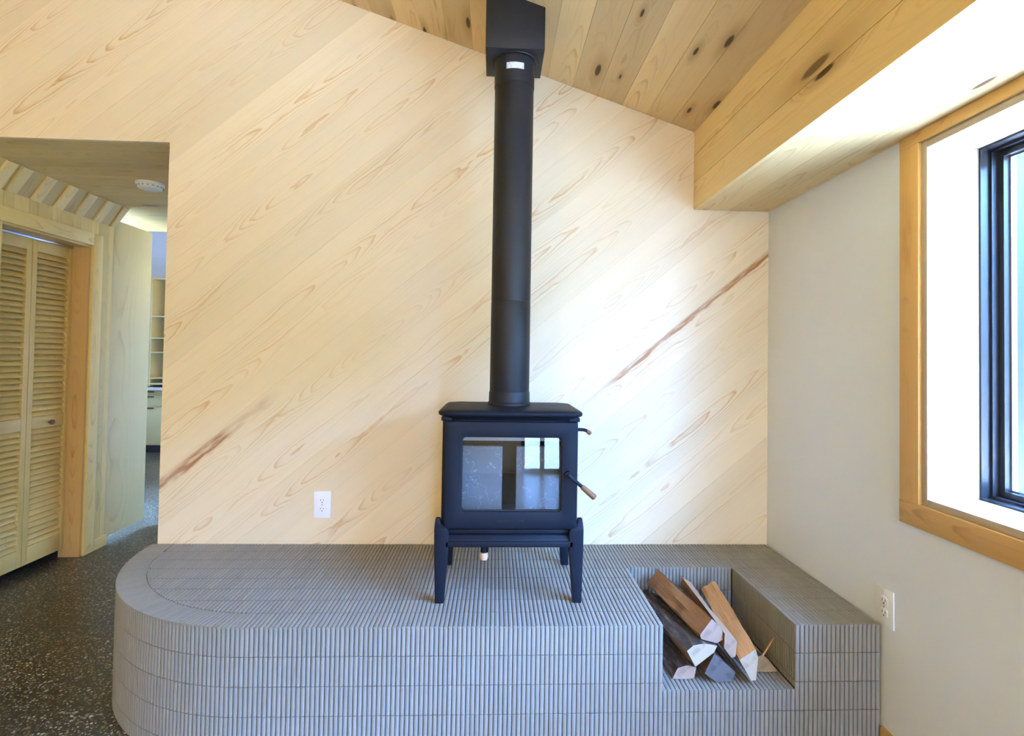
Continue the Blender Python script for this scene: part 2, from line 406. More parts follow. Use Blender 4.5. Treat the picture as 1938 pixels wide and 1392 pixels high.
def clip(poly, a, b, c):
    """keep a*x+b*y<=c"""
    out = []
    for i, p in enumerate(poly):
        q = poly[(i + 1) % len(poly)]; dp = a * p[0] + b * p[1] - c; dq = a * q[0] + b * q[1] - c
        if dp <= 0: out.append(p)
        if (dp < 0 < dq) or (dq < 0 < dp):
            t = dp / (dp - dq); out.append((p[0] + (q[0] - p[0]) * t, p[1] + (q[1] - p[1]) * t))
    return out
ANG = math.radians(39.8); PWID = .184; GAP = .0004
ud = (math.cos(ANG), math.sin(ANG)); nd = (-math.sin(ANG), math.cos(ANG))
topc = (-SLOPE, 1, zceil(0))                # -SLOPE*x + z <= zceil(0)
regions = [[(-1, 0, -XD), (1, 0, XR), (0, -1, -(HH - .03)), topc],
           [(-1, 0, -XL), (1, 0, XD), (0, -1, -ZD), topc],
           [(-1, 0, -XL), (1, 0, -2.62), (0, -1, 0.), (0, 1, ZD)]]
phase = -.721 * nd[0] + (HH + .015) * nd[1]           # a known board edge
def plank_index(x, z): return math.floor((x * nd[0] + z * nd[1] - phase) / PWID)
ia = plank_index(-1.27, HH + .47); ib = plank_index(.9, HH + 1.05)
def plank_v(x, z): q = (x * nd[0] + z * nd[1] - phase) / PWID; return (q - math.floor(q) - .5) * PWID
heart_a = wood('wall_pine_heart_streak', WL, WD, .9, heart=(-2.1, -.95, plank_v(-1.27, HH + .47), .032, (.34, .13, .055)), **WALLC)
heart_b = wood('wall_pine_long_streak', WL, WD, .9, heart=(.7, 2.5, plank_v(.9, HH + 1.05), .018, (.40, .16, .05)), **WALLC)
for k in range(-14, 24):
    c0 = phase + k * PWID + GAP / 2; c1 = phase + (k + 1) * PWID - GAP / 2
    cm = (c0 + c1) / 2; polys = []
    for rg in regions:
        P = [(-9, -9), (9, -9), (9, 9), (-9, 9)]
        for h in rg + [(nd[0], nd[1], c1), (-nd[0], -nd[1], -c0)]: P = clip(P, *h)
        if len(P) > 2: polys.append(P)
    for gi, P in enumerate(polys):
        pass
    if not polys: continue
    # local frame: origin on the plank's centre line nearest the wall centre
    o2 = (cm * nd[0], cm * nd[1]); t0 = (-.2 - o2[0]) / ud[0]; o2 = (o2[0] + ud[0] * t0, o2[1] + ud[1] * t0)
    mb = MB()
    for P in polys:
        loc = [((p[0] - o2[0]) * ud[0] + (p[1] - o2[1]) * ud[1], (p[0] - o2[0]) * nd[0] + (p[1] - o2[1]) * nd[1]) for p in P]
        mb.prism(loc, 2, -.019, random.uniform(-.0004, .0004))
    mt = heart_a if k == ia else heart_b if k == ib else M['wall_pine']
    mb.build('wall_plank', mt, wall_back, frame((o2[0], YB, o2[1]), (ud[0], 0, ud[1]), (nd[0], 0, nd[1])))

# boards lining the doorway reveals
MB().box((0, -.0555, 0), (ZD, .0555, .0185)).build('reveal_board', M['wall_pine'], wall_back, frame((XD + .0187, YB + .0745, 0), (0, 0, 1), (0, 1, 0)))
MB().box((0, -.065, 0), (ZD, .065, .0195)).build('reveal_board', M['wall_pine'], wall_back, frame((-2.6195, YB + .0655, 0), (0, 0, 1), (0, -1, 0)))

# sloped ceiling
cb = MB().prism([(XL - .2, zceil(XL - .2) + .02), (XR + .4, zceil(XR + .4) + .02), (XR + .4, zceil(XR + .4) + .2), (XL - .2, zceil(XL - .2) + .2)], 1, YF - .1, YB + .13)
ceiling = cb.build('ceiling', M['core']); tag(ceiling, 'sloped ceiling of knotty pine boards', kind='structure')
sl = math.atan(SLOPE); CW = .12
x1 = .588 + 3 * CW; k = 0
while x1 - CW * k > XL - .1:
    xa = x1 - CW * (k + 1); xb = min(x1 - CW * k, XS + .002) ; xm = (xa + xb) / 2; W = (xb - xa) / math.cos(sl) - .0012
    board('ceiling_plank', M['ceil_pine'], (xm, YF, zceil(xm)), (0, 1, 0), (-math.cos(sl), 0, -math.sin(sl)), YB - YF - .001, W, -.019, ceiling)
    k += 1

# boxed soffit over the window wall
soff = MB().box((XS + .019, YF, ZSB + .019), (XR + .02, YB - .001, zceil(XS) - .02)).build('trim_1', M['core'])
tag(soff, 'boxed pine soffit beam running over the window', kind='structure')
for za, zb in ((ZSB, HH + 1.726), (HH + 1.728, HH + 1.857), (HH + 1.859, zceil(XS) - .001)):
    board('fascia_plank', M['soffit_pine'], (XS, YF, (za + zb) / 2), (0, 1, 0), (0, 0, 1), YB - YF - .001, zb - za, -.0185, soff)
for xa, xb in ((XS + .019, 1.112), (1.1135, 1.228), (1.2295, XR)):
    board('soffit_plank', M['soffit_pine'], ((xa + xb) / 2, YF, ZSB), (0, 1, 0), (-1, 0, 0), YB - YF - .001, xb - xa, -.018, soff)

# white wall with the window opening
WY0, WY1 = -.95, 1.577; WZ0, WZ1 = HH + .442, HH + 1.559
wr = MB()
XO = XR + .30
wr.box((XR, YF, 0), (XO, YB + .02, WZ0)); wr.box((XR, YF, WZ1), (XO, YB + .02, ZSB + .5))
wr.box((XR, WY1, WZ0), (XO, YB + .02, WZ1)); wr.box((XR, YF, WZ0), (XO, WY0, WZ1))
wall_right = wr.build('wall_right', M['white']); tag(wall_right, 'plain white painted wall beside the window', kind='structure')

win = empty('window_1', (XR, (WY0 + WY1) / 2, WZ0)); tag(win, 'black framed window in a deep pine surround', kind='structure')
CT = .012
# casing, flat against the wall
MB().box((0, -.038, 0), (ZSB - HH - .371, .038, CT)).build('casing_stile', M['trim_pine'], win, frame((XR, WY1 + .038, HH + .37), (0, 0, 1), (0, 1, 0)), bevel=.0015)
MB().box((0, -.038, 0), (ZSB - HH - .371, .038, CT)).build('casing_stile', M['trim_pine'], win, frame((XR, WY0 - .038, HH + .37), (0, 0, 1), (0, 1, 0)), bevel=.0015)
MB().box((0, -.036, 0), (WY1 - WY0 + .152, .036, CT + .001)).build('casing_rail', M['trim_pine'], win, frame((XR, WY0 - .076, HH + .406), (0, 1, 0), (0, 0, -1)), bevel=.0015)
MB().box((0, -.0185, 0), (WY1 - WY0 + .152, .0185, CT + .001)).build('casing_rail', M['trim_pine'], win, frame((XR, WY0 - .076, HH + 1.578), (0, 1, 0), (0, 0, -1)), bevel=.0015)
# jamb liners, set back a little from the casing edge
JX0, JX1, JT = XR - .002, XR + .175, .022
def jamb(o, xd, yd, L):
    MB().box((0, -.0885, 0), (L, .0885, JT)).build('jamb_board', M['jamb_pine'], win, frame(o, xd, yd), bevel=.001)
xm = (JX0 + JX1) / 2
jamb((xm, WY1, WZ0), (0, 0, 1), (-1, 0, 0), WZ1 - WZ0)           # far side, faces the camera (local z = -y)
jamb((xm, WY0, WZ0), (0, 0, 1), (1, 0, 0), WZ1 - WZ0)
jamb((xm, WY0 + JT, WZ0), (0, 1, 0), (-1, 0, 0), WY1 - WY0 - 2 * JT)   # sill
jamb((xm, WY0 + JT, WZ1), (0, 1, 0), (1, 0, 0), WY1 - WY0 - 2 * JT)    # head
# black frame: outer frame, sash steps, glass
fy0, fy1, fz0, fz1 = WY0 + JT, WY1 - JT, WZ0 + JT, WZ1 - JT
def ring(name, x0, x1, a, b, mat):
    """rectangular ring between inset a and inset b, from x0 to x1"""
    m = MB()
    m.box((x0, fy0 + a, fz0 + a), (x1, fy0 + b, fz1 - a)); m.box((x0, fy1 - b, fz0 + a), (x1, fy1 - a, fz1 - a))
    m.box((x0, fy0 + b, fz0 + a), (x1, fy1 - b, fz0 + b)); m.box((x0, fy0 + b, fz1 - b), (x1, fy1 - b, fz1 - a))
    return m.build(name, mat, win)
ring('window_frame', JX1 - .012, XO + .01, -.021, .006, M['black_alu'])
ring('frame_stop', JX1 + .016, XO, .006, .014, M['black_alu'])
sash = ring('sash', JX1 + .036, JX1 + .076, .0145, .032, M['black_alu'])
ring('glazing_bead', JX1 + .054, JX1 + .071, .032, .037, M['chrome'])
MB().box((JX1 + .060, fy0 + .033, fz0 + .033), (JX1 + .064, fy1 - .033, fz1 - .033)).build('glass_pane', M['glass'], win)
MB().box((JX1 + .04, .66, fz0 + .03), (JX1 + .072, .70, fz1 - .03)).build('mullion', M['black_alu'], win)

# neighbouring wing with clapboards, seen through the glass
sid = MB().box((2.05, 3.5, -.12), (6.5, 3.7, 3.6)).build('siding_wing', M['siding']); tag(sid, 'white clapboard house wing outside the window', 'building')
for k in range(24):
    z = .0 + k * .15
    MB().prism([(3.5, z - .004), (3.474, z), (3.492, z + .152), (3.5, z + .152)], 0, 2.03, 6.5).build('clapboard', M['siding'], sid)

bbr = MB().box((0, -.0475, 0), (5.9, .0475, .014)).build('baseboard_right', M['trim_pine'], None, frame((XR - .0005, 1.735, .0475), (0, -1, 0), (0, 0, 1)), bevel=.002)
tag(bbr, 'pine baseboard along the white wall', kind='structure')

# unseen hedgerow added to block low sky light from the window
hg = MB(); hr_ = random.Random(3); nx_, ny_ = 60, 14
v = []; f = []
for i in range(nx_ + 1):
    for j in range(ny_ + 1):
        a = j / ny_ * math.pi; v.append((7.6 - .7 * math.cos(a) + hr_.uniform(-.08, .08), -9 + i * .22 + hr_.uniform(-.05, .05), -.12 + 3.8 * math.sin(a) ** .35 + hr_.uniform(-.08, .08) if 0 < j < ny_ else -.13))
for i in range(nx_):
    for j in range(ny_): q = i * (ny_ + 1) + j; f.append((q, q + 1, q + ny_ + 2, q + ny_ + 1))
hg.add(v, f); hgo = hg.build('sky_blocker', simple('sky_blocker_leaves', (.035, .07, .02), .8, noise_amt=.5, nscale=18)); tag(hgo, 'unseen green hedgerow added to block low sky light', 'sky_blocker', kind='stuff')

# left wall and rear wall behind the camera, with a glass door added for daylight
wl = MB().box((XL - .15, YF, 0), (XL, YB + .13, zceil(XL) + .2)).build('wall_left', M['plywood']); tag(wl, 'pale plywood side wall of the room', kind='structure')
rw = MB(); PX = ((.42, 1.08),)
zt = 2.1
rw.prism([(XL - .15, zt), (XR + .3, zt), (XR + .3, zceil(XR + .3) + .1), (XL - .15, zceil(XL - .15) + .1)], 1, YF - .1, YF)
rw.box((XL - .15, YF - .1, 0), (PX[0][0], YF, zt)); rw.box((PX[0][1], YF - .1, 0), (XR + .3, YF, zt))
rwo = rw.build('wall_rear', M['white']); tag(rwo, 'white rear wall around the added glass door', kind='structure')
for i, (a, b) in enumerate(PX):
    d = empty('door_%d' % (i + 1), ((a + b) / 2, YF, 0)); tag(d, 'unseen black framed glass door added for daylight behind the viewer', kind='structure')
    m = MB(); y0, y1 = YF - .09, YF - .02
    m.box((a, y0, 0), (a + .06, y1, zt)); m.box((b - .06, y0, 0), (b, y1, zt)); m.box((a + .06, y0, 0), (b - .06, y1, .07)); m.box((a + .06, y0, zt - .06), (b - .06, y1, zt))
    m.box(((a + b) / 2 - .035, y0, .07), ((a + b) / 2 + .035, y1, zt - .06)); m.build('door_frame', M['black_alu'], d)
    MB().box((a + .055, YF - .06, .065), (b - .055, YF - .055, zt - .055)).build('glass_pane', M['glass'], d)

# unseen warm globe lamps added as fill for the room and hallway
FILL_COLOR, FILL_POWER = (1.0, .86, .32), 34.0
lm, lnt, lb = new_mat('fill_globe_glow')
lb.inputs['Emission Color'].default_value = FILL_COLOR + (1,); lb.inputs['Emission Strength'].default_value = FILL_POWER
for (lx, ly, lz, lab) in ((-1.9, -2.6, 2.1, 'unseen globe lamp added for warm fill on the hallway side'), (.1, -3.3, 1.95, 'unseen globe lamp added for warm fill nearer the rear wall'), (-2.0, 6.5, 2.3, 'unseen globe lamp added for warm fill in the far room')):
    pe = empty('fill_globe', (lx, ly, lz)); tag(pe, lab, 'added fill lamp', 'added fill globes')
    gb = bmesh.new(); bmesh.ops.create_uvsphere(gb, u_segments=32, v_segments=16, radius=.16 if ly < YB else .10); gme = bpy.data.meshes.new('globe'); gb.to_mesh(gme); gb.free()
    link('globe', gme, lm, pe, Matrix.Translation((lx, ly, lz)), smooth=True)
    MB().tube([(lx, ly, lz + .155), (lx, ly, lz + .19)], [.04, .03], 16).build('cap', M['black_alu'], pe, smooth=True)
    zk = zceil(lx) if ly < YB else 3.4
    MB().tube([(lx, ly, lz + .19), (lx, ly, zk - .02)], .004, 8).build('cord', M['black_alu'], pe)
    MB().tube([(lx, ly, zk - .045), (lx, ly, zk + .01)], .05, 20).build('canopy', M['black_alu'], pe, smooth=True)

# ------------------------------------------------------------------ hallway
XH = -2.6
hall_ceil = MB().box((XH - .9, YB + .13, ZD + .02), (-1.4, 4.39, ZD + .8)).build('ceiling_hall', M['core']); tag(hall_ceil, 'flat pine board ceiling of the hallway', kind='structure')
MB().box((0, -.054, -.019), (-1.05 - XH + .03, .054, 0)).build('hall_header_board', M['hall_ceil'], hall_ceil, frame((XH, YB + .076, ZD), (1, 0, 0), (0, -1, 0)) @ Matrix.Translation((0, 0, .0)))
y = YB + .131; 
while y < 4.389:
    y1 = min(y + .127, 4.39)
    xs_ = XH if y < 3.69 else XH - .88
    MB().box((0, -(y1 - y) / 2 + .0005, -.019), (-1.4 - xs_, (y1 - y) / 2 - .0005, 0)).build('hall_ceiling_plank', M['hall_ceil'], hall_ceil, frame((xs_, (y + y1) / 2, ZD), (1, 0, 0), (0, -1, 0)))
    y = y1
hr = MB().box((-1.42, YB + .13, 0), (-1.3, 4.39, ZD + .1)).build('wall_hall_right', M['white']); tag(hr, 'white right-hand wall of the hallway', kind='structure')

# closet wall with vertical boards, casing and sloped boards above
OY0, OY1 = 2.885, 3.495; OZ = HH + 1.545
hw = MB()
hw.box((XH - .13, YB + .13, 0), (XH - .019, OY0, ZD)); hw.box((XH - .13, OY0, OZ), (XH - .019, OY1, ZD)); hw.box((XH - .13, OY1, 0), (XH - .019, 3.69, ZD))
wall_hall = hw.build('wall_hall', M['core']); tag(wall_hall, 'hallway closet wall of narrow vertical pine boards', kind='structure')
cl = MB(); cl.box((-3.35, YB + .13, 0), (-3.3, 3.7, ZD)); cl.box((-3.3, YB + .13, 0), (XH - .13, YB + .16, ZD)); cl.box((-3.3, 3.67, 0), (XH - .13, 3.7, ZD))
clo = cl.build('wall_closet', M['white']); tag(clo, 'white inside of the closet behind the louvered doors', kind='structure')
ZS0, ZS1, XT = HH + 1.71, ZD, XH + .09
y = YB + .14; i = 0
while y < 3.685:
    wd = (.062, .092)[i % 2]; y1 = min(y + wd, 3.69)
    for cut in (OY0, OY1):
        if y < cut - .001 < y1: y1 = cut
    mt = (M['hall_pine'], M['hall_dark'])[i % 2]
    zb = OZ if (y1 > OY0 + .001 and y < OY1 - .001) else 0
    MB().box((0, -(y1 - y) / 2 + .0006, 0), (ZS0 - zb, (y1 - y) / 2 - .0006, .019)).build('wall_board', M['hall_pine'], wall_hall, frame((XH - .019, (y + y1) / 2, zb), (0, 0, 1), (0, -1, 0)))
    # sloped piece up to the ceiling, narrow pieces standing proud
    pr = (.012, 0)[i % 2]; L = math.hypot(XT - XH, ZS1 - ZS0)
    dirx = Vector((XT - XH, 0, ZS1 - ZS0)).normalized()
    MB().box((0, -(y1 - y) / 2 + .0006, -.03), (L - .001, (y1 - y) / 2 - .0006, pr)).build('sloped_board', mt, wall_hall, frame((XH, (y + y1) / 2, ZS0), dirx, (0, -1, 0)))
    y = y1; i += 1
MB().box((0, -.04, 0), (OZ + .078, .04, .016)).build('casing_stile', M['hall_pine'], wall_hall, frame((XH, OY1 + .045, 0), (0, 0, 1), (0, -1, 0)), bevel=.002)
MB().box((0, -.04, 0), (OY1 - OY0 + .09, .04, .0165)).build('casing_rail', M['hall_pine'], wall_hall, frame((XH, OY0 - .085, OZ + .04), (0, 1, 0), (0, 0, 1)), bevel=.002)
MB().box((0, -.065, 0), (OZ, .065, .018)).build('jamb_board', M['trim_pine'], wall_hall, frame((XH - .065, OY1 + .005, 0), (0, 0, 1), (-1, 0, 0)))
MB().box((0, -.065, 0), (OY1 - OY0, .065, .018)).build('jamb_board', M['hall_dark'], wall_hall, frame((XH - .065, OY0, OZ + .005), (0, 1, 0), (1, 0, 0)))
bbh = MB().box((0, -.035, 0), (.118, .035, .012)).build('baseboard_hall', M['hall_pine'], None, frame((XH + .001, OY1 + .09, .035), (0, 1, 0), (0, 0, 1)), bevel=.001)
tag(bbh, 'short pine baseboard beside the louvered closet', kind='structure')
pp = MB().box((0, -.205, 0), (HH + 1.765 - .05, .205, .02)).build('plywood_panel', M['plywood'], None, frame((XH - .005, 3.897, .05), (0, 0, 1), (0, 1, 0)), bevel=.001)
tag(pp, 'pale plywood panel standing past the closet at the hallway end', 'panel')

# bifold louvered door: each leaf is a part, its slats sub-parts
bif = empty('louvered_bifold_door', (-2.70, 3.19, .055)); tag(bif, 'pine louvered bifold closet door in the hallway', 'closet door')
XF = -2.70
for (ya, yb) in ((2.892, 3.187), (3.191, 3.488)):
    zb, ztp = .055, OZ - .03; sw = .033
    m = MB()
    m.box((XF - .028, ya, zb), (XF, ya + sw, ztp)); m.box((XF - .028, yb - sw, zb), (XF, yb, ztp))
    for a, b in ((zb, zb + .10), (HH + .405, HH + .475), (ztp - .065, ztp)): m.box((XF - .028, ya + sw, a), (XF, yb - sw, b))
    leaf = m.build('door_leaf', M['louver'], bif, bevel=.0015)
    # grain runs along z on the stiles: rotate by local frame is not needed at this size
    for a, b in ((zb + .10, HH + .405), (HH + .475, ztp - .065)):
        n = round((b - a) / .0335); p = (b - a) / n
        sm = None
        for q in range(n):
            zc = a + (q + .5) * p
            mw = frame((XF - .014, ya + sw, zc), (0, 1, 0), Vector((.62, 0, -.78)))
            if sm is None:
                so = MB().box((0, -.019, -.0035), (yb - ya - 2 * sw, .019, .0035)).build('louver_slat', M['louver'], leaf, mw); sm = so.data
            else: link('louver_slat', sm, M['louver'], leaf, mw)
kn = MB().tube([(XF, 3.345, HH + .435), (XF + .010, 3.345, HH + .435), (XF + .014, 3.345, HH + .435), (XF + .024, 3.345, HH + .435), (XF + .028, 3.345, HH + .435)], [.007, .007, .015, .015, .009], 14)
kn.build('door_knob', M['grip'], bif, smooth=True)
trk = MB().box((XF - .035, OY0 + .002, OZ - .028), (XF + .004, OY1 - .002, OZ - .006)).build('door_track', M['chrome'], bif, bevel=.002)

# smoke detector
sd = empty('smoke_detector', (-2.01, 3.13, ZD)); tag(sd, 'round white smoke detector on the hallway ceiling', 'smoke detector')
c = Vector((-2.01, 3.13, ZD))
MB().tube([c, c - Vector((0, 0, .012)), c - Vector((0, 0, .014))], [.072, .072, .070], 40).build('base_plate', M['plastic'], sd, smooth=True)
MB().tube([c - Vector((0, 0, h)) for h in (.014, .03, .036, .0375)], [.066, .060, .05, .045], 40).build('cover', M['plastic'], sd, smooth=True)
v = MB()
for k in range(16):
    a = k * math.pi / 8; p = c + Vector((math.cos(a), math.sin(a), 0)) * .0632 - Vector((0, 0, .022)); v.box(p - Vector((.003, .003, .003)), p + Vector((.003, .003, .003)))
v.build('vent', simple('vent_grey', (.35, .35, .36), .6), sd)

# far room: white wall, shelf unit and counter
fr_ = MB(); fr_.box((-6.3, 7.45, 0), (-1.3, 7.6, 3.4)); w1 = fr_.build('wall_far', M['white']); tag(w1, 'white wall of the room beyond the hallway', kind='structure')
fl = MB(); fl.box((-6.4, 4.39, 0), (-6.3, 7.6, 1.3)); fl.box((-6.4, 4.39, 2.0), (-6.3, 7.6, 3.4)); fl.box((-6.4, 4.39, 1.3), (-6.3, 6.35, 2.0)); fl.box((-6.4, 6.8, 1.3), (-6.3, 7.6, 2.0))
w2 = fl.build('wall_far_left', M['white']); tag(w2, 'white window wall of the far room', kind='structure')
fx = MB(); fx.box((-1.3, 4.39, 0), (-1.2, 7.6, 3.4)); w3 = fx.build('wall_far_right', M['white']); tag(w3, 'white right-hand wall of the far room', kind='structure')
fn = MB(); fn.box((-6.4, 4.29, 0), (XH - .9, 4.39, 3.4)); fn.box((XH - .9, 4.29, ZD + .02), (-1.2, 4.388, 3.4)); w4 = fn.build('wall_far_near', M['white']); tag(w4, 'white near wall of the far room', kind='structure')
fc = MB().box((-6.4, 4.29, 3.4), (-1.2, 7.6, 3.5)).build('ceiling_far', M['white']); tag(fc, 'white ceiling of the far room', kind='structure')
cabY = 7.08
su = empty('open_shelf_unit', (-4.6, 7.25, HH + .40)); tag(su, 'open plywood shelf unit above the far white counter', 'shelf unit')
xa, xb = -5.6, -3.9; za, zb2 = HH + .42, HH + 1.845
MB().box((xa, 7.43, za), (xb, 7.448, zb2)).build('back_panel', M['shelf_ply'], su)
for xx in (xa, -4.49, xb - .02): MB().box((xx, cabY, za), (xx + .02, 7.43, zb2)).build('upright', M['plywood'], su)
for zz in (HH + .46, HH + .535, HH + .868, HH + 1.054, HH + 1.337, HH + 1.825):
    for x2, x3 in ((xa + .02, -4.49), (-4.47, xb - .02)): MB().box((x2, cabY, zz - .018), (x3, 7.43, zz)).build('shelf', M['plywood'], su)
ct = MB().box((xa, 6.93, HH + .375), (xb, 7.448, HH + .405)).build('countertop', M['counter'], None, bevel=.003); tag(ct, 'white countertop across the far plywood cabinets', 'countertop')
bc = empty('base_cabinet', (-4.6, 7.2, 0)); tag(bc, 'plywood base cabinet under the far white countertop', 'cabinet')
MB().box((xa, 7.0, .10), (xb, 7.44, HH + .374)).build('body', M['shelf_ply'], bc)
MB().box((xa, 7.06, 0), (xb, 7.4, .1)).build('toe_kick', M['slot'], bc)
for x2 in (-5.55, -5.0, -4.45):
    for a, b in ((.115, HH + .16), (HH + .165, HH + .305), (HH + .31, HH + .368)):
        dr = MB().box((x2, 6.978, a), (x2 + .54, 6.999, b)).build('drawer_front', M['plywood'], bc, bevel=.001)
        MB().box((x2 + .02, 6.970, b - .02), (x2 + .10, 6.978, b - .008)).build('pull_slot', M['slot'], dr)

# ------------------------------------------------------------------ tiled hearth
DF = 1.740; TP = .0150; RP = .094; XE = 1.305
CX, RR = -.784, .758; CY = DF + RR
NX0, NX1, NY, NZ = .568, 1.0143, 2.220, HH - .212
hearth = empty('tiled_hearth', (.1, 2.1, 0)); tag(hearth, 'raised stove hearth clad in thin grey finger tiles with rounded end', 'hearth')
IN = .006                                   # grout bed lies this far under the tile faces
def arc(r, n=48): return [(CX - r * math.sin(i / n * math.pi / 2), CY - r * math.cos(i / n * math.pi / 2)) for i in range(n + 1)]
outl = arc(RR - IN)
left_poly = [(CX - RR + IN, YB)] + outl[::-1] + [(NX0 - IN, DF + IN), (NX0 - IN, YB)]
hb = MB(); hb.prism(left_poly, 2, 0, HH - IN)
hb.box((NX0 - IN, NY + IN, 0), (XE - IN, YB, HH - IN)); hb.box((NX1 + IN, DF + IN, 0), (XE - IN, NY + IN, HH - IN)); hb.box((NX0 - IN, DF + IN, 0), (NX1 + IN, NY + IN, NZ - IN))
hb.build('grout_bed', M['grout'], hearth)

JT2 = .0019                                 # joint
def tile(mb, o, ex, ey, en, w0, w1, l0, l1, sag=.0018, base=-.0062):
    """bar: quad in (ex,ey); ends may be slanted: l0=(l at w0, l at w1) start, l1 the same for the end; crowned across ex"""
    prof = [(0, -.0030), (.14, -.0010), (.5, 0.), (.86, -.0010), (1, -.0030)]
    v = []
    for (L, inset) in ((l0, 1), (l1, -1)):
        for t, h in prof:
            s = w0 + (w1 - w0) * t; l = L[0] + (L[1] - L[0]) * t
            v.append(o + ex * s + ey * l + en * (h * sag / .0018))
        for t in (0, 1):
            s = w0 + (w1 - w0) * t; l = L[0] + (L[1] - L[0]) * t
            v.append(o + ex * s + ey * l + en * base)
    f = [(i, i + 1, i + 8, i + 7) for i in range(4)] + [(5, 0, 7, 12), (4, 6, 13, 11), (5, 6, 4, 3, 2, 1, 0), (12, 7, 8, 9, 10, 11, 13)]
    mb.add(v, f)
single = []                                 # candidate tiles kept as objects of their own
field = MB()
X_, Y_, Z_ = Vector((1, 0, 0)), Vector((0, 1, 0)), Vector((0, 0, 1))
def put(*a, big=None):
    if big is not None: single.append((big, a))
    else: tile(field, *a)
h_ = JT2 / 2
def pair(a): return (a, a)
# straight front: rows go down from the hearth top
rows = []; z = HH
while z > .002: rows.append((z, max(z - RP, 0))); z -= RP
xs = []; x = NX0 - TP
cols_l = []
nl = round((NX0 - CX) / TP); pl = (NX0 - CX) / nl
for i in range(nl): cols_l.append((CX + i * pl, CX + (i + 1) * pl))
nm = round((NX1 - NX0) / TP); pm = (NX1 - NX0) / nm
cols_m = [(NX0 + i * pm, NX0 + (i + 1) * pm) for i in range(nm)]
nr = round((XE - NX1) / TP); pr_ = (XE - NX1) / nr
cols_r = [(NX1 + i * pr_, NX1 + (i + 1) * pr_) for i in range(nr)]
oF = Vector((0, DF, 0))
for ri, (za, zb) in enumerate(rows):
    for cols, mid in ((cols_l, 0), (cols_m, 1), (cols_r, 0)):
        for (a, b) in cols:
            top = min(za, NZ) if mid else za
            if top - zb < .006: continue
            full = (top - zb) > .09
            dist = abs((a + b) / 2 - .1) + .25 * ri
            put(oF, X_, Z_, -Y_, a + h_, b - h_, pair(zb + h_), pair(top - h_ + (.0006 if top in (HH, NZ) else 0)), big=dist if full else None)
# curved end
na = round(RR * math.pi / 2 / TP); da = math.pi / 2 / na
for i in range(na):
    t = (i + .5) * da; nrm = Vector((-math.sin(t), -math.cos(t), 0)); ex = Vector((math.cos(t), -math.sin(t), 0))
    o = Vector((CX, CY, 0)) + nrm * RR; hw2 = RR * da / 2 - h_
    for ri, (za, zb) in enumerate(rows):
        put(o, ex, Z_, nrm, -hw2, hw2, pair(zb + h_), pair(za - h_))
    # border ring on top, tapering inward
    BW = RP + .003; r0_, r1_ = RR - .0003, RR - BW
    wo = r0_ * da / 2 - h_; wi = r1_ * da / 2 - h_
    v0 = Vector((CX, CY, HH)); prof = [(-1, -.0016), (-.65, -.0004), (0, 0.), (.65, -.0004), (1, -.0016)]; vv = []
    for rr, hw3 in ((r0_, wo), (r1_ + h_ * 2, wi)):
        for q, hh in prof: vv.append(v0 + nrm * rr + ex * (q * hw3) + Z_ * hh)
        for q in (-1, 1): vv.append(v0 + nrm * rr + ex * (q * hw3) - Z_ * .0062)
    field.add(vv, [(k, k + 1, k + 8, k + 7) for k in range(4)] + [(5, 0, 7, 12), (4, 6, 13, 11), (5, 6, 4, 3, 2, 1, 0), (12, 7, 8, 9, 10, 11, 13)])
# top field: bars run front to back, rows every RP
oT = Vector((0, 0, HH)); BW = RP + .003
ri_ = RR - BW
def inner_y(x):
    dx = CX - x
    if dx <= 0: return DF + BW
    if dx >= ri_: return 99
    return CY - math.sqrt(ri_ * ri_ - dx * dx)
def rows_between(a, b, ph=DF):
    out = []; k = math.floor((a - ph) / RP + 1e-6)
    while ph + k * RP < b - .004:
        s, e = max(a, ph + k * RP), min(b, ph + (k + 1) * RP)
        if e - s > .004: out.append((s, e))
        k += 1
    return out
ncx = int(ri_ / pl)
cols_c = [(CX - (i + 1) * pl, CX - i * pl) for i in range(ncx)]
for (a, b) in cols_c:
    ya, yb2 = inner_y(a), inner_y(b)
    if ya > YB: ya = CY
    for (s, e) in rows_between(yb2, YB - .002, DF + BW - RP):
        s0, s1 = max(s, ya), max(s, yb2)
        if e - s1 < .004: continue
        put(oT, X_, Y_, Z_, a + h_, b - h_, (min(s0 + h_, e - h_ - .0002), s1 + h_), pair(e - h_))
for cols, y0, dirn in ((cols_l, DF, 0), (cols_m, NY, 0), (cols_r, DF, 0)):
    for (a, b) in cols:
        ph = DF if y0 == DF else NY
        if y0 == DF:
            put(oT, X_, Y_, Z_, a + h_, b - h_, pair(DF + .0005), pair(DF + BW - h_)); ys = DF + BW
        else: ys = NY
        for (s, e) in rows_between(ys, YB - .002, ys): put(oT, X_, Y_, Z_, a + h_, b - h_, pair(s + h_), pair(e - h_))
# niche: back, floor, two sides
for (a, b) in cols_m:
    for (za, zb) in ((HH, HH - RP), (HH - RP, HH - 2 * RP), (HH - 2 * RP, NZ)):
        put(Vector((0, NY, 0)), X_, Z_, -Y_, a + h_, b - h_, pair(zb + h_), pair(za - h_))
    for (s, e) in rows_between(DF, NY, DF): put(Vector((0, 0, NZ)), X_, Y_, Z_, a + h_, b - h_, pair(s + h_), pair(e - h_))
ny = round((NY - DF) / TP); pny = (NY - DF) / ny
for i in range(ny):
    a, b = DF + i * pny, DF + (i + 1) * pny
    for (za, zb) in ((HH, HH - RP), (HH - RP, HH - 2 * RP), (HH - 2 * RP, NZ)):
        put(Vector((NX1, 0, 0)), Y_, Z_, -X_, a + h_, b - h_, pair(zb + h_), pair(za - h_))
        put(Vector((NX0, 0, 0)), -Y_, Z_, X_, -b + h_, -a - h_, pair(zb + h_), pair(za - h_))
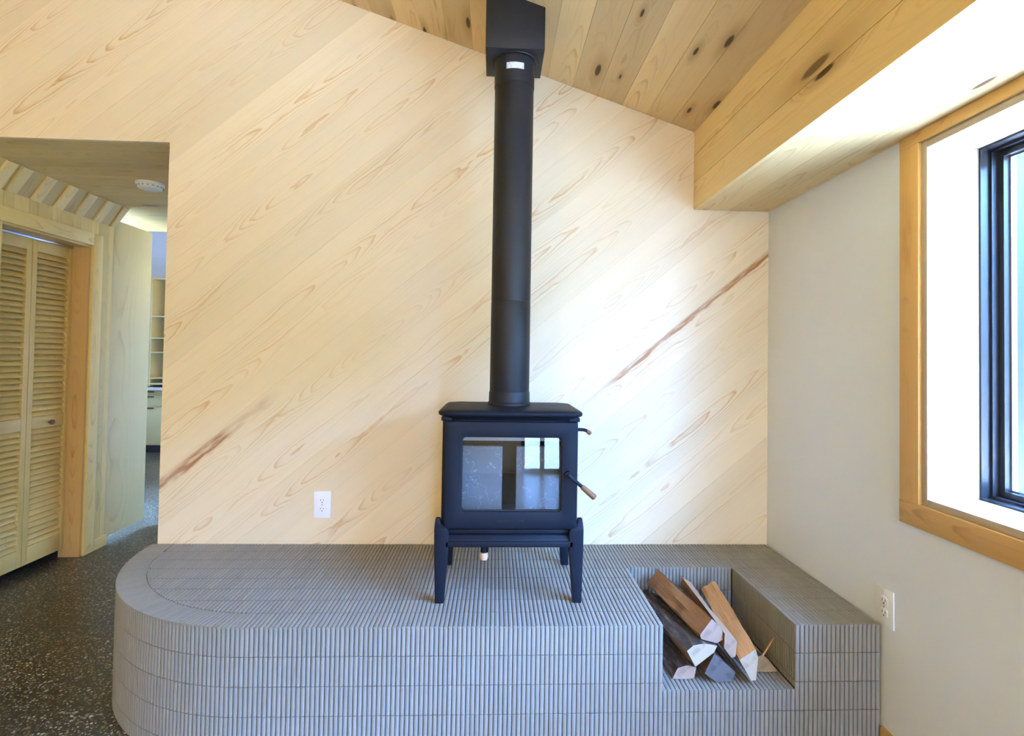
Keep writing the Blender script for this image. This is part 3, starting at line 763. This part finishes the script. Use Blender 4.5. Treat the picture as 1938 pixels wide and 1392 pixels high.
single.sort(key=lambda q: q[0])
for d_, a in single[300:]: tile(field, *a)
fo = field.build('tile_field', M['tile'], hearth); tag(fo, kind='stuff')
# one shared bar mesh for the separate tiles (they are alike to a fraction of a millimetre)
tm = None
for d_, a in single[:300]:
    o, ex, ey, en, w0_, w1_, l0_, l1_ = a
    if tm is None:
        t = MB(); tile(t, Vector((0, 0, 0)), X_, Z_, -Y_, -(w1_ - w0_) / 2, (w1_ - w0_) / 2, pair(0), pair(RP - JT2))
        ob = t.build('tile', M['tile'], hearth, Matrix.Translation(((w0_ + w1_) / 2, DF, l0_[0]))); tm = ob.data
    else: link('tile', tm, M['tile'], hearth, Matrix.Translation(((w0_ + w1_) / 2, DF, l0_[0])))

# ------------------------------------------------------------------ wood stove
SX, SY = .0605, 2.09
st = empty('wood_stove', (SX, SY, HH)); tag(st, 'black cast iron wood stove with glass door on tapered legs', 'stove')
H = HH
def hbox(mb, x0, x1, y0, y1, z0, z1): return mb.box((x0, y0, H + z0), (x1, y1, H + z1))
bx0, bx1, by0, by1 = -.186, .307, 1.932, 2.262
b = MB()
hbox(b, bx0, bx0 + .02, by0, by1, .235, .648); hbox(b, bx1 - .02, bx1, by0, by1, .235, .648)
hbox(b, bx0 + .02, bx1 - .02, by1 - .02, by1, .235, .648); hbox(b, bx0 + .02, bx1 - .02, by0, by1 - .02, .235, .258); hbox(b, bx0 + .02, bx1 - .02, by0, by1 - .02, .628, .648)
hbox(b, bx0 + .02, bx0 + .06, by0, by0 + .012, .258, .628); hbox(b, bx1 - .06, bx1 - .02, by0, by0 + .012, .258, .628)
hbox(b, bx0 + .06, bx1 - .06, by0, by0 + .012, .258, .30); hbox(b, bx0 + .06, bx1 - .06, by0, by0 + .012, .600, .628)
b.build('firebox', M['iron'], st, bevel=.003)
def rrect(x0, x1, y0, y1, r, n=6):
    out = []
    for cx_, cy_, a0 in ((x1 - r, y1 - r, 0), (x0 + r, y1 - r, 90), (x0 + r, y0 + r, 180), (x1 - r, y0 + r, 270)):
        for k in range(n + 1):
            a = math.radians(a0 + 90 * k / n); out.append((cx_ + r * math.cos(a), cy_ + r * math.sin(a)))
    return out
def loft(levels, name, mat, parent, **k):
    """levels: list of (z, polygon)"""
    n = len(levels[0][1]); v = [(p[0], p[1], z) for z, P in levels for p in P]; f = []
    for i in range(len(levels) - 1):
        for q in range(n): f.append((i * n + q, i * n + (q + 1) % n, (i + 1) * n + (q + 1) % n, (i + 1) * n + q))
    f += [tuple(range(n - 1, -1, -1)), tuple(range((len(levels) - 1) * n, len(levels) * n))]
    m = MB(); m.add(v, f); return m.build(name, mat, parent, smooth=True, **k)
tx0, tx1, ty0, ty1 = -.203, .324, 1.896, 2.286
def plate(i, r=.045): return rrect(tx0 + i, tx1 - i, ty0 + i, ty1 - i, r)
loft([(H + .646, plate(.020)), (H + .652, plate(.016)), (H + .658, plate(.010)), (H + .662, plate(.002)), (H + .668, plate(0)), (H + .674, plate(.001)), (H + .680, plate(.010)), (H + .6815, plate(.022)), (H + .683, plate(.034, .03))], 'top_plate', M['iron'], st, angle=50)
# little brackets under the plate lip
for xa in (bx0 - .004, bx1 - .034): MB().box((xa, 1.915, H + .642), (xa + .038, 1.94, H + .656)).build('lip_bracket', M['iron'], st, bevel=.002)
# door: frame with rounded opening
dx0, dx1, dz0, dz1 = -.172, .303, .260, .640
gx0, gx1, gz0, gz1 = -.115, .245, .321, .588
def door_frame(y0, y1, inset, name, gi=0, parent=st):
    nseg = 6; inner = rrect(gx0 - gi, gx1 + gi, gz0 - gi, gz1 + gi, .014, nseg); outer = rrect(dx0 + inset, dx1 - inset, dz0 + inset, dz1 - inset, .008, nseg)
    n = len(inner); v = []
    for yy in (y0, y1):
        for P in (outer, inner): v += [(p[0], yy, H + p[1]) for p in P]
    f = []
    for i in range(n):
        j = (i + 1) % n
        f += [(i, j, n + j, n + i), (2 * n + i, 3 * n + i, 3 * n + j, 2 * n + j), (i, 2 * n + i, 2 * n + j, j), (n + i, n + j, 3 * n + j, 3 * n + i)]
    m = MB(); m.add(v, f); return m.build(name, M['iron'], parent, bevel=.0025)
door = door_frame(1.905, 1.929, 0, 'door')
m = MB(); n_ = 8
ri2 = rrect(gx0 + .004, gx1 - .004, gz0 + .004, gz1 - .004, .012, 6); ro2 = rrect(gx0 - .006, gx1 + .006, gz0 - .006, gz1 + .006, .016, 6)
k = len(ri2); v = [(p[0], 1.915, H + p[1]) for p in ro2] + [(p[0], 1.915, H + p[1]) for p in ri2] + [(p[0], 1.920, H + p[1]) for p in ro2] + [(p[0], 1.920, H + p[1]) for p in ri2]
f = []
for i in range(k):
    j = (i + 1) % k; f += [(i, j, k + j, k + i), (2 * k + i, 3 * k + i, 3 * k + j, 2 * k + j), (k + i, k + j, 3 * k + j, 3 * k + i), (i, 2 * k + i, 2 * k + j, j)]
m.add(v, f); m.build('glass_gasket', M['iron_dark'], door)
ga = math.radians(2.2)                      # the pane leans back a touch
gp = MB(); zc = H + (gz0 + gz1) / 2
def gpt(x, z, y): return (x, y + (z - zc) * math.tan(ga), z)
gp.add([gpt(gx0 - .004, H + gz0 - .003, 1.926), gpt(gx1 + .004, H + gz0 - .003, 1.926), gpt(gx1 + .004, H + gz1 + .003, 1.926), gpt(gx0 - .004, H + gz1 + .003, 1.926)], [(0, 1, 2, 3)])
gp.build('door_glass', M['stove_glass'], door)
# lettering cast into the door
tcu = bpy.data.curves.new('lettering', 'FONT'); tcu.body = 'HEARTHSTONE'; tcu.size = .0135; tcu.extrude = .0006; tcu.align_x = 'CENTER'; tcu.space_character = 1.05
to = bpy.data.objects.new('lettering', tcu); COL.objects.link(to)
bpy.context.view_layer.update()
tme = bpy.data.meshes.new_from_object(to.evaluated_get(bpy.context.evaluated_depsgraph_get())); bpy.data.objects.remove(to)
tme.materials.clear()
link('lettering', tme, M['iron_dark'], door, frame((.064, 1.9046, H + .284), (1, 0, 0), (0, 0, 1)))
# inside: soapstone slabs, baffle band
for a, b_ in ((-.155, .034), (.088, .275)): MB().box((a, 2.05, H + .262), (b_, 2.075, H + .53)).build('lining_slab', M['soapstone'], st, bevel=.002)
MB().box((bx0 + .03, 2.02, H + .555), (bx1 - .03, 2.06, H + .59)).build('baffle', M['baffle'], st, bevel=.003)
# handle with wooden grip
hd = MB().tube([(.268, 1.909, H + .456), (.268, 1.888, H + .456)], [.013, .012], 16).build('handle_boss', M['iron'], st, smooth=True)
h1 = Vector((.266, 1.885, H + .458)); h2 = Vector((.3135, 1.872, H + .420)); h3 = Vector((.3595, 1.862, H + .383))
MB().tube([h1, h2], [.0075, .0065], 14).build('handle_rod', M['iron'], st, smooth=True)
gd = (h3 - h2); mw = frame(h2, gd, (0, 1, 0)); L = gd.length
MB().tube([(0, 0, 0), (.004, 0, 0), (L * .5, 0, 0), (L - .004, 0, 0), (L, 0, 0)], [.008, .0095, .0105, .0112, .008], 18).build('handle_grip', M['grip'], st, mw, smooth=True)
# side air lever
lv = [(bx1 - .005, 2.02, H + .600), (.33, 2.02, H + .601), (.345, 2.02, H + .600), (.356, 2.018, H + .596), (.366, 2.016, H + .588)]
MB().tube(lv[:4], .0065, 12).build('air_lever', M['iron'], st, smooth=True)
MB().tube([lv[3], lv[4], (.369, 2.0155, H + .585)], [.0078, .0085, .006], 12).build('lever_tip', M['grip'], st, smooth=True)
# base: rails between legs and ash lip
r_ = MB(); hbox(r_, bx0 + .03, bx1 - .03, 1.925, 1.95, .236, .252); r_.build('ash_lip', M['iron'], st, bevel=.003)
r_ = MB(); r_.prism([(1.899, H + .197), (1.912, H + .197), (1.93, H + .203), (1.93, H + .236), (1.915, H + .236), (1.905, H + .222), (1.905, H + .217), (1.899, H + .216)], 0, -.165, .289)
r_.build('front_rail', M['iron'], st, bevel=.0015)
for xa in (-.186, .287): MB().box((xa, 1.94, H + .2), (xa + .02, 2.25, H + .236)).build('side_rail', M['iron'], st, bevel=.003)
MB().box((-.165, 2.235, H + .2), (.289, 2.255, H + .236)).build('back_rail', M['iron'], st, bevel=.003)
def leg(sx, front):
    """tapered corner leg: L section, wide at the top"""
    xo = -.206 if sx < 0 else .327                      # outer edge at top
    xf = -.199 if sx < 0 else .322                      # outer edge at foot
    y_o = 1.899 if front else 2.272; sgn = 1 if front else -1
    lev = []
    for z, xe, wx, wy in ((0, xf, .031, .030), (.10, (xf * .55 + xo * .45), .040, .038), (.19, xo * .9 + xf * .1, .050, .045), (.250, xo, .052, .048), (.262, xo, .046, .044), (.276, xo, .022, .03), (.296, xo + (.003 if sx < 0 else -.003), .016, .018)):
        yo = y_o + sgn * (.012 if z > .27 else 0)
        xi = xe - sx * wx; yi = yo + sgn * wy
        P = [(min(xe, xi), min(yo, yi)), (max(xe, xi), min(yo, yi)), (max(xe, xi), max(yo, yi)), (min(xe, xi), max(yo, yi))]
        lev.append((H + z, P))
    v = [(p[0], p[1], z) for z, P in lev for p in P]; f = []
    for i in range(len(lev) - 1):
        for q in range(4): f.append((i * 4 + q, i * 4 + (q + 1) % 4, (i + 1) * 4 + (q + 1) % 4, (i + 1) * 4 + q))
    f += [(3, 2, 1, 0), tuple(range(len(v) - 4, len(v)))]
    m = MB(); m.add(v, f); m.build('leg', M['iron'], st, bevel=.003)
for sx in (-1, 1):
    for fr in (True, False): leg(sx, fr)
# ash knob under the firebox
MB().tube([(-.029, 1.99, H + .235), (-.029, 1.985, H + .170), (-.029, 1.982, H + .150)], [.0125, .0125, .0135], 16).build('primary_air_rod', M['iron'], st, smooth=True)
MB().tube([(-.029, 1.982, H + .150), (-.029, 1.981, H + .132), (-.029, 1.981, H + .124)], [.0155, .0155, .012], 18).build('rod_knob', M['palegrip'], st, smooth=True)
MB().box((-.13, 2.0, H + .216), (.25, 2.2, H + .235)).build('ash_pan', M['iron'], st, bevel=.003)

# ------------------------------------------------------------------ flue pipe and ceiling box
PXc, PYc = .0590, 2.13
fp = empty('stove_pipe', (PXc, PYc, H + .682)); tag(fp, 'tall matte black stove pipe rising from the stove', 'stove pipe')
def cyl(name, segs, mat, n=48):
    return MB().tube([(PXc, PYc, H + z) for z, r in segs], [r for z, r in segs], n).build(name, mat, fp, smooth=True, angle=25)
cyl('collar', [(.684, .086), (.693, .086), (.697, .082), (.733, .0815), (.737, .080)], M['steel'])
cyl('lower_pipe', [(.737, .0785), (.74, .0792), (1.090, .0792), (1.0935, .0782)], M['steel'])
cyl('middle_pipe', [(1.094, .0782), (1.098, .0788), (1.955, .0788), (1.9585, .0778)], M['steel'])
cyl('upper_pipe', [(1.959, .080), (1.963, .0806), (2.10, .0806)], M['steel'])
sk = MB(); ra = .0812; nst = 10
v = []
for zz in (2.005, 2.030):
    for k in range(nst + 1):
        a = math.radians(-90 - 25 + 50 * k / nst); v.append((PXc + ra * math.cos(a), PYc + ra * math.sin(a), H + zz))
sk.add(v, [(k, k + 1, nst + 2 + k, nst + 1 + k) for k in range(nst)]); sk.build('rating_sticker', M['sticker'], fp)
bo = empty('ceiling_support_box', (PXc, PYc, H + 2.07)); tag(bo, 'square black flue support box let into the sloped ceiling', 'flue box')
qx0, qx1, qy0, qy1 = -.058, .172, 2.022, 2.238
def zc_(x): return zceil(x) + .0
bm_ = MB(); zb_ = H + 2.067
t_ = .004
v = [(qx0, qy0, zb_), (qx1, qy0, zb_), (qx1, qy1, zb_), (qx0, qy1, zb_)] + [(x, y, zc_(x) + .012) for x, y in ((qx0, qy0), (qx1, qy0), (qx1, qy1), (qx0, qy1))]
bm_.add(v, [(0, 3, 2, 1), (4, 5, 6, 7), (0, 1, 5, 4), (1, 2, 6, 5), (2, 3, 7, 6), (3, 0, 4, 7)])
bm_.build('box_shell', M['steel'], bo, bevel=.0025)
rg = MB(); rg.tube([(PXc, PYc, zb_ - .001), (PXc, PYc, zb_ - .004)], [.094, .092], 40).build('trim_ring', M['steel'], bo, smooth=True)

# ------------------------------------------------------------------ outlets
def outlet(origin, xdir, label):
    o = empty('wall_outlet', origin); mw = frame(origin, xdir, (0, 0, 1)); tag(o, label, 'outlet', 'wall outlets')
    MB().box((-.0397, -.062, 0), (.0397, .062, .006)).build('cover_plate', M['plastic'], o, mw, bevel=.003)
    for s in (-1, 1):
        rc = loft_local(o, mw, s)
        for xx, hh in ((-.0065, .008), (.0065, .0065)): MB().box((xx - .0011, s * .0195 + .002 - hh / 2, .0071), (xx + .0011, s * .0195 + .002 + hh / 2, .0079)).build('slot', M['slot'], rc, mw)
        MB().tube([(0, s * .0195 - .0085, .0071), (0, s * .0195 - .0085, .0079)], .0026, 10).build('ground_hole', M['slot'], rc, mw)
    MB().tube([(0, 0, .006), (0, 0, .0068)], .0028, 12).build('screw', M['chrome'], o, mw)
def loft_local(o, mw, s):
    P = rrect(-.0165, .0165, s * .0195 - .0143, s * .0195 + .0143, .010, 5)
    m = MB(); m.prism(P, 2, .0055, .0075); return m.build('receptacle', M['plastic'], o, mw, bevel=.0006)
outlet((-.786, YB - .0005, HH + .180), (1, 0, 0), 'white duplex outlet on the diagonal pine wall')
outlet((XR - .0005, 1.726, HH + .065), (0, -1, 0), 'white duplex outlet on the white wall above the hearth end')

# ------------------------------------------------------------------ firewood in the niche
def log(label, near, far, sect, mats, smat, seed, bulge=.0016):
    """split log: section (x, z offsets) at the sawn near end, carried along the axis; smat gives each side's material, the last material is the sawn end"""
    rnd = random.Random(seed)
    near, far = Vector(near), Vector(far); ax = far - near; L = ax.length
    P = []; mi = []; n = len(sect)
    for i in range(n):
        a, b2 = sect[i], sect[(i + 1) % n]; sub = 4
        for q in range(sub):
            t = q / sub; P.append((a[0] + (b2[0] - a[0]) * t, a[1] + (b2[1] - a[1]) * t, q)); mi.append(smat[i])
    n = len(P); ns = 18; v = []; f = []; fm = []
    offs = [rnd.uniform(-1, 1) * bulge * 1.5 for _ in range(n)]; wav = [rnd.uniform(0, 6.28) for _ in range(n)]
    for k in range(ns + 1):
        t = k / ns
        for i, (x, z, q) in enumerate(P):
            r = math.hypot(x, z) or 1; grow = min(1, t * 8)
            w_ = grow * (offs[i] + bulge * 1.6 * math.sin(t * 7 + wav[i]) + rnd.uniform(-.5, .5) * bulge)
            v.append(near + ax * t + Vector((x * (1 + w_ / r), rnd.uniform(-.0012, .0012) if k in (0, ns) else 0, z * (1 + w_ / r))))
    for k in range(ns):
        for i in range(n):
            j = (i + 1) % n; f.append((k * n + i, k * n + j, (k + 1) * n + j, (k + 1) * n + i)); fm.append(mi[i])
    f.append(tuple(range(n - 1, -1, -1))); fm.append(len(mats) - 1); f.append(tuple(range(ns * n, (ns + 1) * n))); fm.append(len(mats) - 1)
    mw = frame(near, ax, Vector((1, 0, 0))); inv = mw.inverted(); mb = MB(); mb.v = [tuple(inv @ q) for q in v]; mb.f = f; mb.m = fm
    o = mb.build('firewood_log', mats, None, mw, smooth=True, angle=24)
    tag(o, label, 'firewood', 'split logs in the hearth niche'); return o
bk = M['bark']
log('bark-covered log lowest at the left of the niche', (.672, 1.80, H - .186), (.632, 2.15, H - .182), [(-.052, -.024), (-.034, .012), (.0, .021), (.030, .014), (.024, -.022), (.002, -.025)], [bk, M['split_dark'], M['end_pink']], [0, 0, 0, 0, 1, 1], 1)
log('dark log with grey end at the bottom middle', (.768, 1.78, H - .167), (.748, 2.15, H - .166), [(-.045, -.014), (-.012, .050), (.008, .035), (.060, -.010), (.052, -.042), (-.006, -.043)], [bk, M['split_dark'], M['end_dark']], [1, 1, 0, 0, 0, 1], 2)
log('log with dark bark and a small tan end at the bottom right', (.970, 1.835, H - .192), (.938, 2.16, H - .186), [(-.054, -.018), (-.046, .030), (-.020, .040), (.004, .022), (.036, -.018)], [bk, M['split_orange'], M['end_tan']], [0, 0, 1, 1, 1], 3)
log('log with flaky dark bark and a bright white sawn end', (.716, 1.785, H - .108), (.645, 2.15, H - .100), [(-.052, -.001), (-.03, .018), (.011, .024), (.052, .016), (.041, -.006), (-.023, -.053)], [bk, M['split_brown'], M['end_pale']], [0, 0, 0, 1, 1, 1], 4)
log('orange-brown split log with a triangular pale end at right', (.873, 1.765, H - .152), (.893, 2.15, H - .085), [(-.038, .024), (.018, .058), (.026, .030), (.020, -.043), (.004, -.047)], [M['split_orange'], bk, M['end_pale']], [0, 0, 1, 1, 0], 5)
log('pink-toned split log resting between the brown and orange logs', (.819, 1.79, H - .101), (.803, 2.17, H - .062), [(-.023, .046), (.020, .019), (.014, -.032), (.0, -.034), (-.026, -.001)], [M['split_pink'], M['split_brown'], M['end_pink']], [0, 1, 1, 1, 1], 6)
log('large brown split log lying on top of the pile', (.760, 1.80, H - .057), (.682, 2.16, H - .030), [(-.005, .047), (-.046, -.006), (-.041, -.021), (.011, -.034), (.033, -.024), (.032, .006), (.016, .029)], [M['split_brown'], bk, M['end_pink']], [0, 0, 1, 1, 1, 1, 1], 7)
G = NZ
tw = MB().tube([(.945, 1.835, G + .045), (.958, 1.84, G + .062), (.985, 1.85, G + .09), (1.002, 1.855, G + .109)], [.0028, .0032, .003, .002], 8).build('wood_splinter', M['split_orange'], None, smooth=True)
tag(tw, 'thin orange splinter sticking up beside the firewood', 'splinter')
